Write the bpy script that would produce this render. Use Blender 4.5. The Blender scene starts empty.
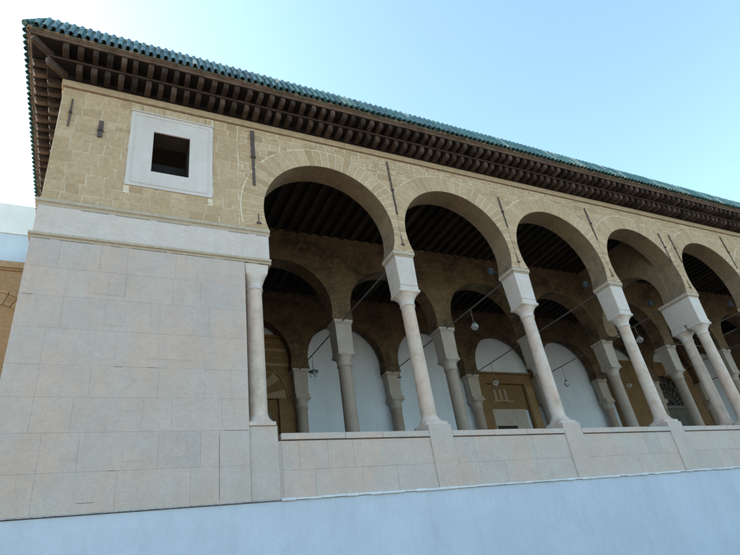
import bpy, math, random
from mathutils import Vector, Matrix, noise
rnd = random.Random(7)
PI = math.pi
scene = bpy.context.scene
col = scene.collection

# ------------------------------------------------------------------ dimensions (metres; camera eye at z = 0)
GROUND = -1.62
X0 = 2.556; BAY = 3.4
NB = 8                                    # bays of the gallery
XEND = X0 + NB*BAY
COLX = [X0 + i*BAY for i in range(NB+1)]
XL = -1.22                                # left corner of the building
SPR = 6.64                                # springing level
ROW2 = 3.45; ROW3 = 6.95; BACK = 7.42
FLOOR = 1.75

# ------------------------------------------------------------------ mesh builder
def sag(x): return .016*noise.noise(Vector((x*.45,5.2,0))) if x>-1 else 0
class MB:
    def __init__(s): s.v=[]; s.f=[]; s.t=[]; s.sm=[]
    def face(s, pts, tone=.5, smooth=False):
        i=len(s.v); s.v += [tuple(p) for p in pts]; s.f.append(tuple(range(i,i+len(pts)))); s.t.append(tone); s.sm.append(smooth)
    def mesh(s, vs, fs, tone=.5, smooth=False):
        i=len(s.v); s.v += [tuple(p) for p in vs]
        for f in fs: s.f.append(tuple(i+k for k in f)); s.t.append(tone); s.sm.append(smooth)
    def box(s, x0,x1,y0,y1,z0,z1, tone=.5, M=None, top=None):
        # top = (inset) shrinks the lower face
        k = top or 0
        vs=[(x0+k,y0+k,z0),(x1-k,y0+k,z0),(x1-k,y1-k,z0),(x0+k,y1-k,z0),(x0,y0,z1),(x1,y0,z1),(x1,y1,z1),(x0,y1,z1)]
        if M: vs=[M@Vector(v) for v in vs]
        s.mesh(vs,[(3,2,1,0),(4,5,6,7),(0,1,5,4),(1,2,6,5),(2,3,7,6),(3,0,4,7)],tone)
    def tube(s, a, b, r, n=10, r2=None, tone=.5, caps=True):
        a=Vector(a); b=Vector(b); d=(b-a).normalized(); u=d.orthogonal().normalized(); w=d.cross(u); r2=r if r2 is None else r2
        vs=[a+(u*math.cos(2*PI*i/n)+w*math.sin(2*PI*i/n))*r for i in range(n)]+[b+(u*math.cos(2*PI*i/n)+w*math.sin(2*PI*i/n))*r2 for i in range(n)]
        s.mesh(vs,[(i,(i+1)%n,n+(i+1)%n,n+i) for i in range(n)],tone,True)
        if caps: s.face(list(reversed(vs[:n])),tone); s.face(vs[n:],tone)
    def loft(s, cx, cy, rings, n=36, tone=.5, caps=True):
        # rings: (z, half-size, squareness 0 circle .. 1 square)
        vs=[]
        for z,r,q in rings:
            for i in range(n):
                a=2*PI*(i+.5)/n; c=math.cos(a); d=math.sin(a); m=max(abs(c),abs(d))
                k=(1-q)+q/m
                w_=1+.018*noise.noise(Vector((cx*3+c*2.5,cy*5+d*2.5,z*3.3)))+.010*noise.noise(Vector((cx+c*9,cy+d*9,z*11)))
                vs.append((cx+r*c*k*w_, cy+r*d*k*w_, z))
        fs=[]
        for j in range(len(rings)-1):
            for i in range(n):
                a=j*n+i; b=j*n+(i+1)%n; fs.append((a,b,b+n,a+n))
        s.mesh(vs,fs,tone,True)
        if caps:
            s.face([vs[i] for i in reversed(range(n))],tone); s.face([vs[(len(rings)-1)*n+i] for i in range(n)],tone)
    def sweep(s, prof, xr=None, yb=8.2, tone=.5, closed=True, xl=XL):
        # prof: list of (overhang, z) carried along the front and round the left corner
        xr = XEND+.4 if xr is None else xr
        n=len(prof); st=[]
        N=24
        vs=[]
        for k in range(N+1):
            t=k/N
            for o,z in prof:
                X__=xr+(xl-o-xr)*t; vs.append((X__, -o, z+(sag(X__) if o>.2 else 0)))
        for o,z in prof: vs.append((xl-o, yb, z))
        fs=[]
        m=n if closed else n-1
        for k in range(N+1):
            for i in range(m):
                a=k*n+i; b=k*n+(i+1)%n; fs.append((a,b,b+n,a+n))
        s.mesh(vs,fs,tone)
        if closed:
            s.face([vs[i] for i in range(n)],tone); s.face([vs[(N+1)*n+i] for i in reversed(range(n))],tone)
    def prism(s, prof, M, w, tone=.5, jit=0):
        # prof (a,z) extruded over width w about local x; M maps (x, a, z)
        n=len(prof)
        vs=[M@Vector((-w/2,a,z)) for a,z in prof]+[M@Vector((w/2,a,z)) for a,z in prof]
        s.mesh(vs,[tuple(range(n)),tuple(reversed(range(n,2*n)))]+[(i,n+i,n+(i+1)%n,(i+1)%n) for i in range(n)],tone)
    def build(s, name, mat, parent=None, bevel=0):
        me=bpy.data.meshes.new(name); me.from_pydata(s.v,[],s.f)
        at=me.color_attributes.new('tone','FLOAT_COLOR','CORNER')
        buf=[]
        for p,t in zip(me.polygons,s.t): buf += [t,t,t,1]*p.loop_total
        at.data.foreach_set('color',buf)
        me.polygons.foreach_set('use_smooth',s.sm)
        me.materials.append(mat); me.update()
        o=bpy.data.objects.new(name,me); col.objects.link(o)
        if parent: o.parent=parent
        if bevel:
            b=o.modifiers.new('bevel','BEVEL'); b.width=bevel; b.segments=2; b.limit_method='ANGLE'; b.angle_limit=math.radians(40)
        return o

def tag(o,label=None,cat=None,group=None,kind=None):
    if label: o['label']=label
    if cat: o['category']=cat
    if group: o['group']=group
    if kind: o['kind']=kind
    return o
def empty(name,loc=(0,0,0),parent=None):
    o=bpy.data.objects.new(name,None); col.objects.link(o); o.location=loc; o.empty_display_size=.3
    if parent: o.parent=parent
    return o

# ------------------------------------------------------------------ materials
def nodes(name):
    m=bpy.data.materials.new(name); m.use_nodes=True
    nt=m.node_tree; nt.nodes.clear()
    out=nt.nodes.new('ShaderNodeOutputMaterial'); bs=nt.nodes.new('ShaderNodeBsdfPrincipled')
    nt.links.new(bs.outputs[0],out.inputs[0])
    return m,nt,bs
class G:
    def __init__(s,nt): s.nt=nt; s.tc=nt.nodes.new('ShaderNodeTexCoord')
    def L(s,a,b): s.nt.links.new(a,b)
    def noise(s,scale,detail=4,rough=.55,stretch=(1,1,1),dist=0):
        mp=s.nt.nodes.new('ShaderNodeMapping'); mp.inputs['Scale'].default_value=stretch; s.L(s.tc.outputs['Object'],mp.inputs[0])
        n=s.nt.nodes.new('ShaderNodeTexNoise'); n.inputs['Scale'].default_value=scale; n.inputs['Detail'].default_value=detail
        n.inputs['Roughness'].default_value=rough; n.inputs['Distortion'].default_value=dist; s.L(mp.outputs[0],n.inputs['Vector']); return n.outputs['Fac']
    def ramp(s,fac,stops):
        r=s.nt.nodes.new('ShaderNodeValToRGB'); e=r.color_ramp.elements
        while len(e)<len(stops): e.new(.5)
        for el,(p,c) in zip(e,stops):
            el.position=p; el.color=(c,c,c,1) if isinstance(c,(int,float)) else (*c,1)
        s.L(fac,r.inputs[0]); return r.outputs[0]
    def mix(s,fac,a,b,mode='MIX'):
        m=s.nt.nodes.new('ShaderNodeMix'); m.data_type='RGBA'; m.blend_type=mode
        for v,i in ((fac,0),(a,6),(b,7)):
            if hasattr(v,'links'): s.L(v,m.inputs[i])
            elif i==0: m.inputs[0].default_value=v
            else: m.inputs[i].default_value=(*v,1)
        return m.outputs[2]
    def tone(s):
        a=s.nt.nodes.new('ShaderNodeAttribute'); a.attribute_name='tone'; return a.outputs['Fac']
    def bump(s,bs,h,strength=.3,dist=.01,prev=None):
        b=s.nt.nodes.new('ShaderNodeBump'); b.inputs['Strength'].default_value=strength; b.inputs['Distance'].default_value=dist
        s.L(h,b.inputs['Height'])
        if prev: s.L(prev,b.inputs['Normal'])
        s.L(b.outputs[0],bs.inputs['Normal']); return b.outputs[0]

def stone_mat(name, cA, cB, cC, stain=(.2,.16,.11), stain_amt=.45, rough=.9, fine=60, bump=.5, tonespan=.35, scale=1.0):
    m,nt,bs=nodes(name); g=G(nt)
    base=g.ramp(g.tone(),[(0,cA),(.5,cB),(1,cC)])
    n1=g.noise(2.2*scale,6,.6); n2=g.noise(11*scale,5,.65); n3=g.noise(fine,3,.6)
    base=g.mix(1,base,g.ramp(n2,[(.25,1-tonespan),(.75,1+0*tonespan)]),'MULTIPLY')
    base=g.mix(g.ramp(n1,[(.48,0.0),(.75,stain_amt)]),base,stain)
    base=g.mix(1,base,g.ramp(n3,[(.3,.82),(.7,1.0)]),'MULTIPLY')
    base=g.mix(1,base,(1.09,.985,.95),'MULTIPLY')
    g.L(base,bs.inputs['Base Color']); bs.inputs['Roughness'].default_value=rough; bs.inputs['Specular IOR Level'].default_value=.25
    h=g.mix(.5,n2,n3); g.bump(bs,h,bump,.012)
    return m

M={}
M['stone']=stone_mat('limestone_blocks',(.385,.295,.18),(.475,.38,.245),(.55,.455,.31),stain=(.32,.25,.155),stain_amt=.45)
M['soffit']=stone_mat('shaded_limestone_soffit',(.18,.14,.09),(.25,.20,.13),(.34,.275,.18),stain=(.10,.08,.055),stain_amt=.75,scale=1.6,tonespan=.5)  # limestone darkened to carry the shade under the arches in its colour
M['brown']=stone_mat('brown_sandstone',(.16,.10,.045),(.22,.145,.07),(.30,.21,.11),stain=(.11,.07,.035),stain_amt=.6)
M['cream']=stone_mat('cream_stone',(.26,.2,.13),(.33,.26,.17),(.38,.31,.22),stain_amt=.3)
M['string']=stone_mat('string_course_stone',(.35,.28,.19),(.41,.335,.225),(.47,.39,.28),stain=(.34,.25,.15),stain_amt=.4)

def mortar_mat():
    m,nt,bs=nodes('cream_mortar'); g=G(nt)
    a=g.noise(9,5,.6); b=g.noise(40,4,.6)
    c=g.mix(g.ramp(a,[(.33,0.25),(.48,1)]),(.42,.33,.215),(.68,.59,.455))
    c=g.mix(1,c,g.ramp(b,[(.3,.8),(.7,1)]),'MULTIPLY')
    g.L(c,bs.inputs['Base Color']); bs.inputs['Roughness'].default_value=.95; bs.inputs['Specular IOR Level'].default_value=.2; g.bump(bs,b,.6,.01); return m
M['mortar']=mortar_mat()

def inner_mat():                                   # plain masonry of the inner arcades: brick pattern, colours darkened for the gallery's shade
    m,nt,bs=nodes('shade_darkened_masonry'); g=G(nt)
    mp=nt.nodes.new('ShaderNodeMapping'); mp.inputs['Rotation'].default_value=(math.radians(90),0,0); g.L(g.tc.outputs['Object'],mp.inputs[0])
    br=nt.nodes.new('ShaderNodeTexBrick'); g.L(mp.outputs[0],br.inputs['Vector'])
    br.inputs['Scale'].default_value=1; br.inputs['Brick Width'].default_value=.44; br.inputs['Row Height'].default_value=.24; br.inputs['Mortar Size'].default_value=.008
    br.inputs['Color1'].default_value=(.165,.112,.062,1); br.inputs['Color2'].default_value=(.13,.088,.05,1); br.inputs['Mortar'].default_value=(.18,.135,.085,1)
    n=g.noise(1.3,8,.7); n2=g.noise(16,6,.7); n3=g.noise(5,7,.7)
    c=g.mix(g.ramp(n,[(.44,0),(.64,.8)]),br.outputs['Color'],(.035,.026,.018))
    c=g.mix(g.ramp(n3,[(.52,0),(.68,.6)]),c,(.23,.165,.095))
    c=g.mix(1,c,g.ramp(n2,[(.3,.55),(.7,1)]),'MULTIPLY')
    g.L(c,bs.inputs['Base Color']); bs.inputs['Roughness'].default_value=.95; bs.inputs['Specular IOR Level'].default_value=.2; g.bump(bs,n2,.8,.02); return m
M['inner']=inner_mat()

def marble_mat(name, cols, grime=(.31,.26,.215), gamt=.4, blue=(.40,.39,.395), stretch=(1,1,.6), s=1.0, rough=.62):
    m,nt,bs=nodes(name); g=G(nt)
    base=g.ramp(g.tone(),[(0,cols[0]),(.35,cols[1]),(.65,cols[2]),(1,cols[3])])
    n1=g.noise(1.1*s,6,.6,stretch,.4); n2=g.noise(5*s,6,.65,stretch); n3=g.noise(30,6,.75); nv=g.noise(1.6*s,9,.72,(1,1,1.8),2.2); nw=g.noise(4.5*s,8,.75,(1.3,1,1),2.5); ns=g.noise(3.2*s,6,.7,(2.2,2.2,.25),.3)
    base=g.mix(g.ramp(n1,[(.46,0),(.60,.75)]),base,cols[4])          # pink / warm clouds
    base=g.mix(g.ramp(n2,[(.5,0),(.72,.4)]),base,tuple(c*1.02 for c in blue))      # blue grey clouds
    base=g.mix(g.ramp(nv,[(.46,0),(.5,.30),(.54,0)]),base,(.30,.28,.27))   # faint veins
    base=g.mix(g.ramp(nw,[(.47,0),(.5,.25),(.53,0)]),base,(.56,.54,.51))
    base=g.mix(g.ramp(ns,[(.55,0),(.78,.35)]),base,grime)      # rain streaks
    base=g.mix(g.ramp(g.noise(1.7*s,7,.7),[(.46,0),(.74,gamt)]),base,grime)
    base=g.mix(g.ramp(n3,[(.54,0),(.74,.42)]),base,(.30,.27,.25))      # pitting
    base=g.mix(1,base,(1.0,.94,.915),'MULTIPLY')
    g.L(base,bs.inputs['Base Color']); bs.inputs['Roughness'].default_value=rough; bs.inputs['Specular IOR Level'].default_value=.35
    g.bump(bs,g.mix(.5,n3,n2),.35,.006); return m
M['marble']=marble_mat('weathered_marble_slabs',[(.375,.345,.325),(.41,.375,.345),(.425,.375,.335),(.42,.385,.36),(.46,.36,.30)])
M['frieze']=marble_mat('pale_marble_frieze',[(.46,.43,.41),(.50,.475,.45),(.51,.475,.445),(.52,.49,.47),(.50,.44,.39)],gamt=.2,blue=(.50,.52,.54))
M['shaft']=marble_mat('pinkish_marble_shaft',[(.46,.38,.31),(.52,.44,.375),(.53,.47,.42),(.51,.48,.45),(.52,.37,.29)],blue=(.50,.49,.47),grime=(.27,.215,.15),gamt=.7,stretch=(1,1,.35),s=2)
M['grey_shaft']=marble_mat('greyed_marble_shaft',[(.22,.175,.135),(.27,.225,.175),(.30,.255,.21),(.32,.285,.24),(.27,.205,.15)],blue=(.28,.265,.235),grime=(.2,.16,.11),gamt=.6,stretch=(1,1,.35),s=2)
M['impost']=marble_mat('white_marble_impost',[(.47,.445,.42),(.51,.485,.455),(.53,.495,.46),(.54,.51,.49),(.50,.45,.39)],blue=(.52,.54,.56),gamt=.25,s=2)
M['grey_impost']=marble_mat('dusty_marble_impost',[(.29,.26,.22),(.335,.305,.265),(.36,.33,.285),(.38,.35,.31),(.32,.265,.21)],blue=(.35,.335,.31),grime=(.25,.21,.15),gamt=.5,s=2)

def paint_mat(name,c,c2,rough=.8,scale=1.2):
    m,nt,bs=nodes(name); g=G(nt)
    n=g.noise(scale,6,.6); n2=g.noise(14,6,.65); n3=g.noise(90,3,.6); n4=g.noise(2.6,6,.7,(1.6,1.6,.22),.4); n5=g.noise(.7,7,.7)
    b=g.mix(g.ramp(n,[(.4,0),(.7,.6)]),c,c2); b=g.mix(1,b,g.ramp(n2,[(.3,.93),(.7,1)]),'MULTIPLY')
    b=g.mix(1,b,g.ramp(n4,[(.5,1),(.78,.90)]),'MULTIPLY'); b=g.mix(1,b,g.ramp(n5,[(.42,.93),(.6,1)]),'MULTIPLY')
    g.L(b,bs.inputs['Base Color']); bs.inputs['Roughness'].default_value=rough; bs.inputs['Specular IOR Level'].default_value=.3
    g.bump(bs,g.mix(.6,n2,g.mix(.5,n3,n)),.5,.014); return m
M['white']=paint_mat('whitewash_street_wall',(.46,.51,.59),(.43,.475,.555))
M['whiteline']=paint_mat('fresh_white_mortar_lip',(.6,.62,.65),(.5,.51,.52))
M['plaster']=paint_mat('white_plaster_inner_wall',(.64,.70,.78),(.56,.62,.70))
M['nwhite']=paint_mat('neighbour_white_plaster',(.53,.58,.63),(.50,.55,.60))
M['ncap']=paint_mat('neighbour_parapet_limewash',(.78,.74,.70),(.72,.68,.63))
M['winmarble']=paint_mat('window_surround_marble',(.565,.51,.475),(.50,.445,.405),.5)
M['floor']=paint_mat('gallery_floor_stone',(.34,.32,.29),(.27,.25,.22))

def wood_mat(name,a,b,c,stretch=(1,1,1),dust=(.10,.08,.066)):
    m,nt,bs=nodes(name); g=G(nt)
    base=g.ramp(g.tone(),[(0,a),(.5,b),(1,c)])
    n=g.noise(18,6,.7,stretch); n2=g.noise(4,5,.6)
    base=g.mix(g.ramp(n,[(.45,0),(.75,.55)]),base,dust)      # grey dust and bare grain
    base=g.mix(g.ramp(n2,[(.4,0),(.65,.6)]),base,a)
    g.L(base,bs.inputs['Base Color']); bs.inputs['Roughness'].default_value=.85; bs.inputs['Specular IOR Level'].default_value=.25; g.bump(bs,n,.5,.006); return m
M['wood']=wood_mat('old_painted_timber',(.016,.010,.008),(.038,.023,.018),(.095,.064,.050))
M['board']=wood_mat('dusty_timber_boards',(.035,.021,.016),(.085,.055,.042),(.17,.115,.088))
M['joist']=wood_mat('dark_joist_timber',(.016,.012,.009),(.028,.021,.016),(.05,.038,.028),dust=(.045,.036,.028))

def glaze_mat():
    m,nt,bs=nodes('green_glazed_tile'); g=G(nt)
    base=g.ramp(g.tone(),[(0,(.025,.06,.065)),(.35,(.04,.105,.105)),(.7,(.06,.15,.13)),(.93,(.09,.18,.14)),(1,(.30,.32,.27))])
    n=g.noise(9,5,.6); n2=g.noise(40,4,.65)
    base=g.mix(g.ramp(n,[(.5,0),(.75,.5)]),base,(.10,.20,.20)); base=g.mix(g.ramp(n2,[(.58,0),(.72,.7)]),base,(.23,.25,.20))
    g.L(base,bs.inputs['Base Color']); g.L(g.ramp(n2,[(.35,.25),(.7,.75)]),bs.inputs['Roughness']); g.bump(bs,n2,.2,.004); return m
M['tile']=glaze_mat()
M['crest']=stone_mat('mossy_ridge_mortar',(.13,.17,.145),(.18,.22,.18),(.26,.28,.22),stain=(.06,.12,.11),stain_amt=.8,scale=3)
M['tilemortar']=stone_mat('eave_bedding_mortar',(.16,.115,.085),(.25,.19,.145),(.42,.35,.27),stain=(.1,.07,.05),stain_amt=.7,scale=4)

def metal_mat(name,a,b,rough=.6,metal=.6):
    m,nt,bs=nodes(name); g=G(nt); n=g.noise(20,5,.65)
    g.L(g.ramp(n,[(.35,a),(.7,b)]),bs.inputs['Base Color']); bs.inputs['Roughness'].default_value=rough; bs.inputs['Metallic'].default_value=metal; g.bump(bs,n,.3,.004); return m
M['iron']=metal_mat('rusted_iron',(.055,.045,.045),(.13,.085,.065),.75,.3)
M['rod']=metal_mat('dark_iron_rod',(.10,.095,.09),(.20,.18,.16),.6,.2)
M['brass']=metal_mat('tarnished_brass',(.12,.09,.045),(.2,.15,.07),.4,.9)
M['creamtop']=stone_mat('yellowed_marble_moulding',(.36,.33,.26),(.46,.43,.35),(.53,.50,.42),stain=(.34,.28,.19),stain_amt=.5,scale=2)
M['drip']=metal_mat('weathered_zinc',(.16,.16,.17),(.42,.42,.43),.6,.2)
M['housing']=metal_mat('grey_lamp_housing',(.018,.022,.026),(.035,.04,.046),.7,0)
def glass_mat():
    m,nt,bs=nodes('clear_lantern_glass'); bs.inputs['Base Color'].default_value=(.85,.92,.95,1); bs.inputs['Roughness'].default_value=.08
    bs.inputs['Transmission Weight'].default_value=.9; bs.inputs['IOR'].default_value=1.4; return m
M['glass']=glass_mat()
M['reveal_shade']=stone_mat('shaded_reveal_stone',(.03,.027,.023),(.045,.04,.034),(.06,.054,.046),stain=(.04,.035,.03),stain_amt=.5)  # reveal stone darkened for the shade inside the window recess
M['void']=paint_mat('shade_black_timber',(.012,.009,.008),(.008,.006,.005))  # black puts the shade between brackets and in the window into the colour
def lens_mat():
    m,nt,bs=nodes('floodlight_glass'); bs.inputs['Base Color'].default_value=(.03,.045,.06,1); bs.inputs['Roughness'].default_value=.3; return m
M['lens']=lens_mat()
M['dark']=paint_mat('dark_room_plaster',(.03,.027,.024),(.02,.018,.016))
M['leaf']=paint_mat('green_painted_door',(.115,.12,.10),(.085,.085,.07),.6)
M['cornerwall']=stone_mat('plain_side_limestone',(.34,.28,.18),(.42,.35,.23),(.5,.42,.3),stain_amt=.4)

def ground_mat():
    m,nt,bs=nodes('street_paving'); g=G(nt)
    br=nt.nodes.new('ShaderNodeTexBrick'); g.L(g.tc.outputs['Object'],br.inputs['Vector'])
    br.inputs['Scale'].default_value=1; br.inputs['Brick Width'].default_value=.6; br.inputs['Row Height'].default_value=.4; br.inputs['Mortar Size'].default_value=.01
    br.inputs['Color1'].default_value=(.26,.21,.155,1); br.inputs['Color2'].default_value=(.22,.18,.135,1); br.inputs['Mortar'].default_value=(.14,.125,.1,1)
    c=g.mix(1,br.outputs['Color'],g.ramp(g.noise(1.5,6,.6),[(.3,.75),(.7,1)]),'MULTIPLY')
    g.L(c,bs.inputs['Base Color']); bs.inputs['Roughness'].default_value=.8; return m
M['ground']=ground_mat()
M['nstone']=stone_mat('neighbour_tawny_stone',(.34,.22,.11),(.44,.30,.16),(.52,.38,.22),stain=(.28,.18,.09),stain_amt=.6)

# ------------------------------------------------------------------ ground
b=MB(); b.face([(-300,-300,GROUND),(300,-300,GROUND),(300,300,GROUND),(-300,300,GROUND)])
tag(b.build('ground',M['ground']),kind='structure')

# ------------------------------------------------------------------ the gallery building
B=empty('arcaded_gallery',(XL,0,GROUND))
tag(B,'raised stone arcade of horseshoe arches on marble columns under a green tiled eave','building')
B_off=Vector(B.location)
_root=B
def part(mb,name,mat,parent=None,bevel=0,label=None):
    p=parent or B
    o=mb.build(name,mat,None,bevel)
    # keep world placement: parent with inverse translation folded into location
    o.parent=p
    w=Vector((0,0,0)); q=p
    while q is not None: w+=Vector(q.location); q=q.parent
    o.location=-w
    if label: o['label']=label
    return o

def arc(cx,cz,r,hw_z,n=40):
    a0=math.asin((hw_z-cz)/r)        # angle below the horizontal at springing
    pts=[]
    for i in range(n+1):
        a=(PI-a0)+( (a0)-(PI-a0))*i/n
        pts.append((cx+r*math.cos(a),cz+r*math.sin(a)))
    return pts                        # from left springing over the crown to the right one

def arch_wall(name,mat,y0,y1,xs,top,r,cz,soff,parent=None,axis='x',z0=SPR,sname='arch_soffit',ext=None):
    """wall between piers centred on xs; returns wall object"""
    w=MB(); ss=[]
    def P(a,y,z): return (a,y,z) if axis=='x' else (y,a,z)
    for i in range(len(xs)-1):
        L,R=xs[i],xs[i+1]; cx=(L+R)/2; A=arc(cx,cz,r,z0)
        poly=[(L,z0)]+A+[(R,z0),(R,top)]+[(a,top) for a,_ in []]+[(L,top)]
        # split in quads fan to keep shading clean
        n=len(A); up=[]
        for a,z in A:
            if z<=cz: up.append((L if a<cx else R,z))
            else:
                dx,dz=a-cx,z-cz; t=min((R-cx)/abs(dx) if abs(dx)>1e-6 else 1e9,(top-cz)/dz); up.append((cx+dx*t,cz+dz*t))
        for yy,flip in ((y0,False),(y1,True)):
            def F(pts):
                p=[P(a,yy,z) for a,z in pts]; w.face(p if not flip else p[::-1],.5)
            for k in range(n-1):
                q=[A[k],A[k+1],up[k+1],up[k]]
                if up[k][1]<top-1e-6 and up[k+1][1]>=top-1e-6: q=[A[k],A[k+1],up[k+1],(L,top),up[k]]
                elif up[k][1]>=top-1e-6 and up[k+1][1]<top-1e-6: q=[A[k],A[k+1],up[k+1],(R,top),up[k]]
                F(q)
        s=MB(); ss.append(s)
        for k in range(n-1):
            (a,z),(c,d)=A[k],A[k+1]
            s.face([P(a,y0,z),P(a,y1,z),P(c,y1,d),P(c,y0,d)],.35+.3*((k//3*7919)%10)/10,True)
        w.face([P(L,y0,z0),P(L,y1,z0),P(A[0][0],y1,z0),P(A[0][0],y0,z0)]); w.face([P(R,y0,z0),P(R,y1,z0),P(A[-1][0],y1,z0),P(A[-1][0],y0,z0)])
        w.face([P(L,y0,top),P(R,y0,top),P(R,y1,top),P(L,y1,top)])
    for e in (xs[0],xs[-1]): w.face([P(e,y0,z0),P(e,y1,z0),P(e,y1,top),P(e,y0,top)])
    o=part(w,name,mat,parent)
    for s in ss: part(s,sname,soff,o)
    return o

TOP=9.48
R1=1.54; C1=7.215
facade=empty('stone_front',(0,0,SPR),B); facade.location=Vector((0,0,SPR))-B_off
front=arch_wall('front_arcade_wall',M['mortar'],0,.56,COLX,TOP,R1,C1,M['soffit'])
bpy.data.objects.remove(facade)

# pier upper wall with the window opening
WX0,WX1,WZ0,WZ1=.49,1.20,7.68,8.75
b=MB()
for x0,x1,z0,z1 in ((XL,WX0,SPR,TOP),(WX1,X0,SPR,TOP),(WX0,WX1,SPR,WZ0),(WX0,WX1,WZ1,TOP)): b.face([(x0,0,z0),(x1,0,z0),(x1,0,z1),(x0,0,z1)])
b.face([(XL,0,SPR),(XL,0,TOP),(XL,8,TOP),(XL,8,SPR)])
upper=part(b,'upper_pier_wall',M['mortar'])
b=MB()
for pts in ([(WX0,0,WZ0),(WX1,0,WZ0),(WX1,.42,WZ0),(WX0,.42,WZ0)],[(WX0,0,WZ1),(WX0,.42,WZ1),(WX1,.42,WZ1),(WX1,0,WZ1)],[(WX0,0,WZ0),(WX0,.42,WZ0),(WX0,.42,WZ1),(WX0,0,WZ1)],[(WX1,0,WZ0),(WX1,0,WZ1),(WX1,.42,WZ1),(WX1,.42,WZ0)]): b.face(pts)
part(b,'window_reveal',M['reveal_shade'],upper)

# ---- individually cut blocks laid on the front
def clip_half(poly,nx,nz,d):          # keep nx*x+nz*z <= d
    out=[]
    for i in range(len(poly)):
        p,q=poly[i],poly[(i+1)%len(poly)]
        a=nx*p[0]+nz*p[1]-d; c=nx*q[0]+nz*q[1]-d
        if a<=0: out.append(p)
        if a*c<0:
            t=a/(a-c); out.append((p[0]+(q[0]-p[0])*t,p[1]+(q[1]-p[1])*t))
    return out
def slab(b,poly,y,proud,tone):
    n=len(poly)
    if n<3: return
    f=[(x,y-proud,z) for x,z in poly]; k=[(x,y+.002,z) for x,z in poly]
    b.mesh(f+k,[tuple(range(n))]+[(i,n+i,n+(i+1)%n,(i+1)%n) for i in range(n)],tone)
def jit(p,a=.008):
    v=noise.noise_vector(Vector((p[0]*3.1,p[1]*3.7,1.3)))
    return (p[0]+v[0]*a*2+rnd.uniform(-a,a)*.4,p[1]+v[1]*a*2+rnd.uniform(-a,a)*.4)
RING=.47
def blocks(b,x0,x1,z0,z1,h,wr,gap,circles=(),rects=(),split=0,proud=.006,jitter=.008,y=0):
    z=z0
    while z<z1-.03:
        hh=min(rnd.uniform(h*.82,h*1.18),z1-z)
        if z1-z-hh<h*.4: hh=z1-z
        x=x0
        while x<x1-.02:
            ww=rnd.uniform(*wr)
            if x1-x-ww<wr[0]*.6: ww=x1-x
            parts=[(x,x+ww,z,z+hh)]
            if rnd.random()<split:
                zz=z+hh*rnd.uniform(.4,.6)
                xx=x+ww*rnd.uniform(.35,.65)
                parts=[(x,xx,z,zz),(xx,x+ww,z,zz),(x,x+ww,zz,z+hh)] if rnd.random()<.5 else [(x,x+ww,z,zz),(x,xx,zz,z+hh),(xx,x+ww,zz,z+hh)]
            for (a,c,d,e) in parts:
                for (ra,rc,rd,re) in rects:          # trim against the window surround
                    if d<re and e>rd and a<rc and c>ra:
                        if a<ra: c=min(c,ra)
                        elif c>rc: a=max(a,rc)
                        elif e>re: d=re
                        elif d<rd: e=rd
                        else: a=c
                if c-a<.03 or e-d<.02: continue
                g=gap*rnd.uniform(.6,1.3)/2
                tone=min(1,max(0,rnd.gauss(.52,.19)))
                near=[q for q in circles if abs((a+c)/2-q[0])<q[2]+.6 and (((max(a,min(q[0],c))-q[0])**2+(max(d,min(q[1],e))-q[1])**2)<q[2]**2)]
                if not near:
                    m=(a+c)/2
                    slab(b,[jit(p,jitter) for p in ((a+g,d+g),(m,d+g),(c-g,d+g),(c-g,e-g),(m,e-g),(a+g,e-g))],y,proud,tone)
                else:
                    N=max(1,int((c-a)/.03))
                    for i in range(N):
                        xa=a+g+(c-a-2*g)*i/N; xb=a+g+(c-a-2*g)*(i+1)/N; xm=(xa+xb)/2
                        segs=[(d+g,e-g)]
                        for q in near:
                            if abs(xm-q[0])<q[2]:
                                hq=math.sqrt(q[2]**2-(xm-q[0])**2); lo,hi=q[1]-hq,q[1]+hq
                                segs=[v for s0,s1 in segs for v in ((s0,min(lo,s1)),(max(hi,s0),s1)) if v[1]>v[0]]
                        for (s0,s1) in segs:
                            if s1-s0>.004: slab(b,[(xa,s0),(xb,s0),(xb,s1),(xa,s1)],y,proud,tone)
            x+=ww
        z+=hh
circ=[((COLX[i]+COLX[i+1])/2,C1,R1+.16) for i in range(NB)]
FR=(.05,1.66,7.265,9.215)
b=MB()
blocks(b,XL+.001,2.2,SPR,TOP,.245,(.23,.45),.015,rects=[(FR[0]-.01,FR[1]+.01,FR[2]-.01,FR[3]+.24)],split=.06)
part(b,'stone_blockwork',M['stone'],upper)
b=MB()
blocks(b,2.2,XEND,SPR,TOP,.235,(.2,.42),.020,circles=circ,split=.4,jitter=.012)
part(b,'stone_blockwork',M['stone'],front)
# soldier bricks over the window surround
b=MB(); x=FR[0]
while x<FR[1]-.07:
    w=rnd.uniform(.07,.11); lean=(x-.85)*.03
    slab(b,[jit(p,.004) for p in ((x+.008,9.235),(x+w-.008,9.235),(x+w-.008+lean,9.45),(x+.008+lean,9.45))],0,.0095,min(1,max(0,rnd.gauss(.6,.25)))); x+=w
part(b,'relieving_bricks',M['stone'],upper)
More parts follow.
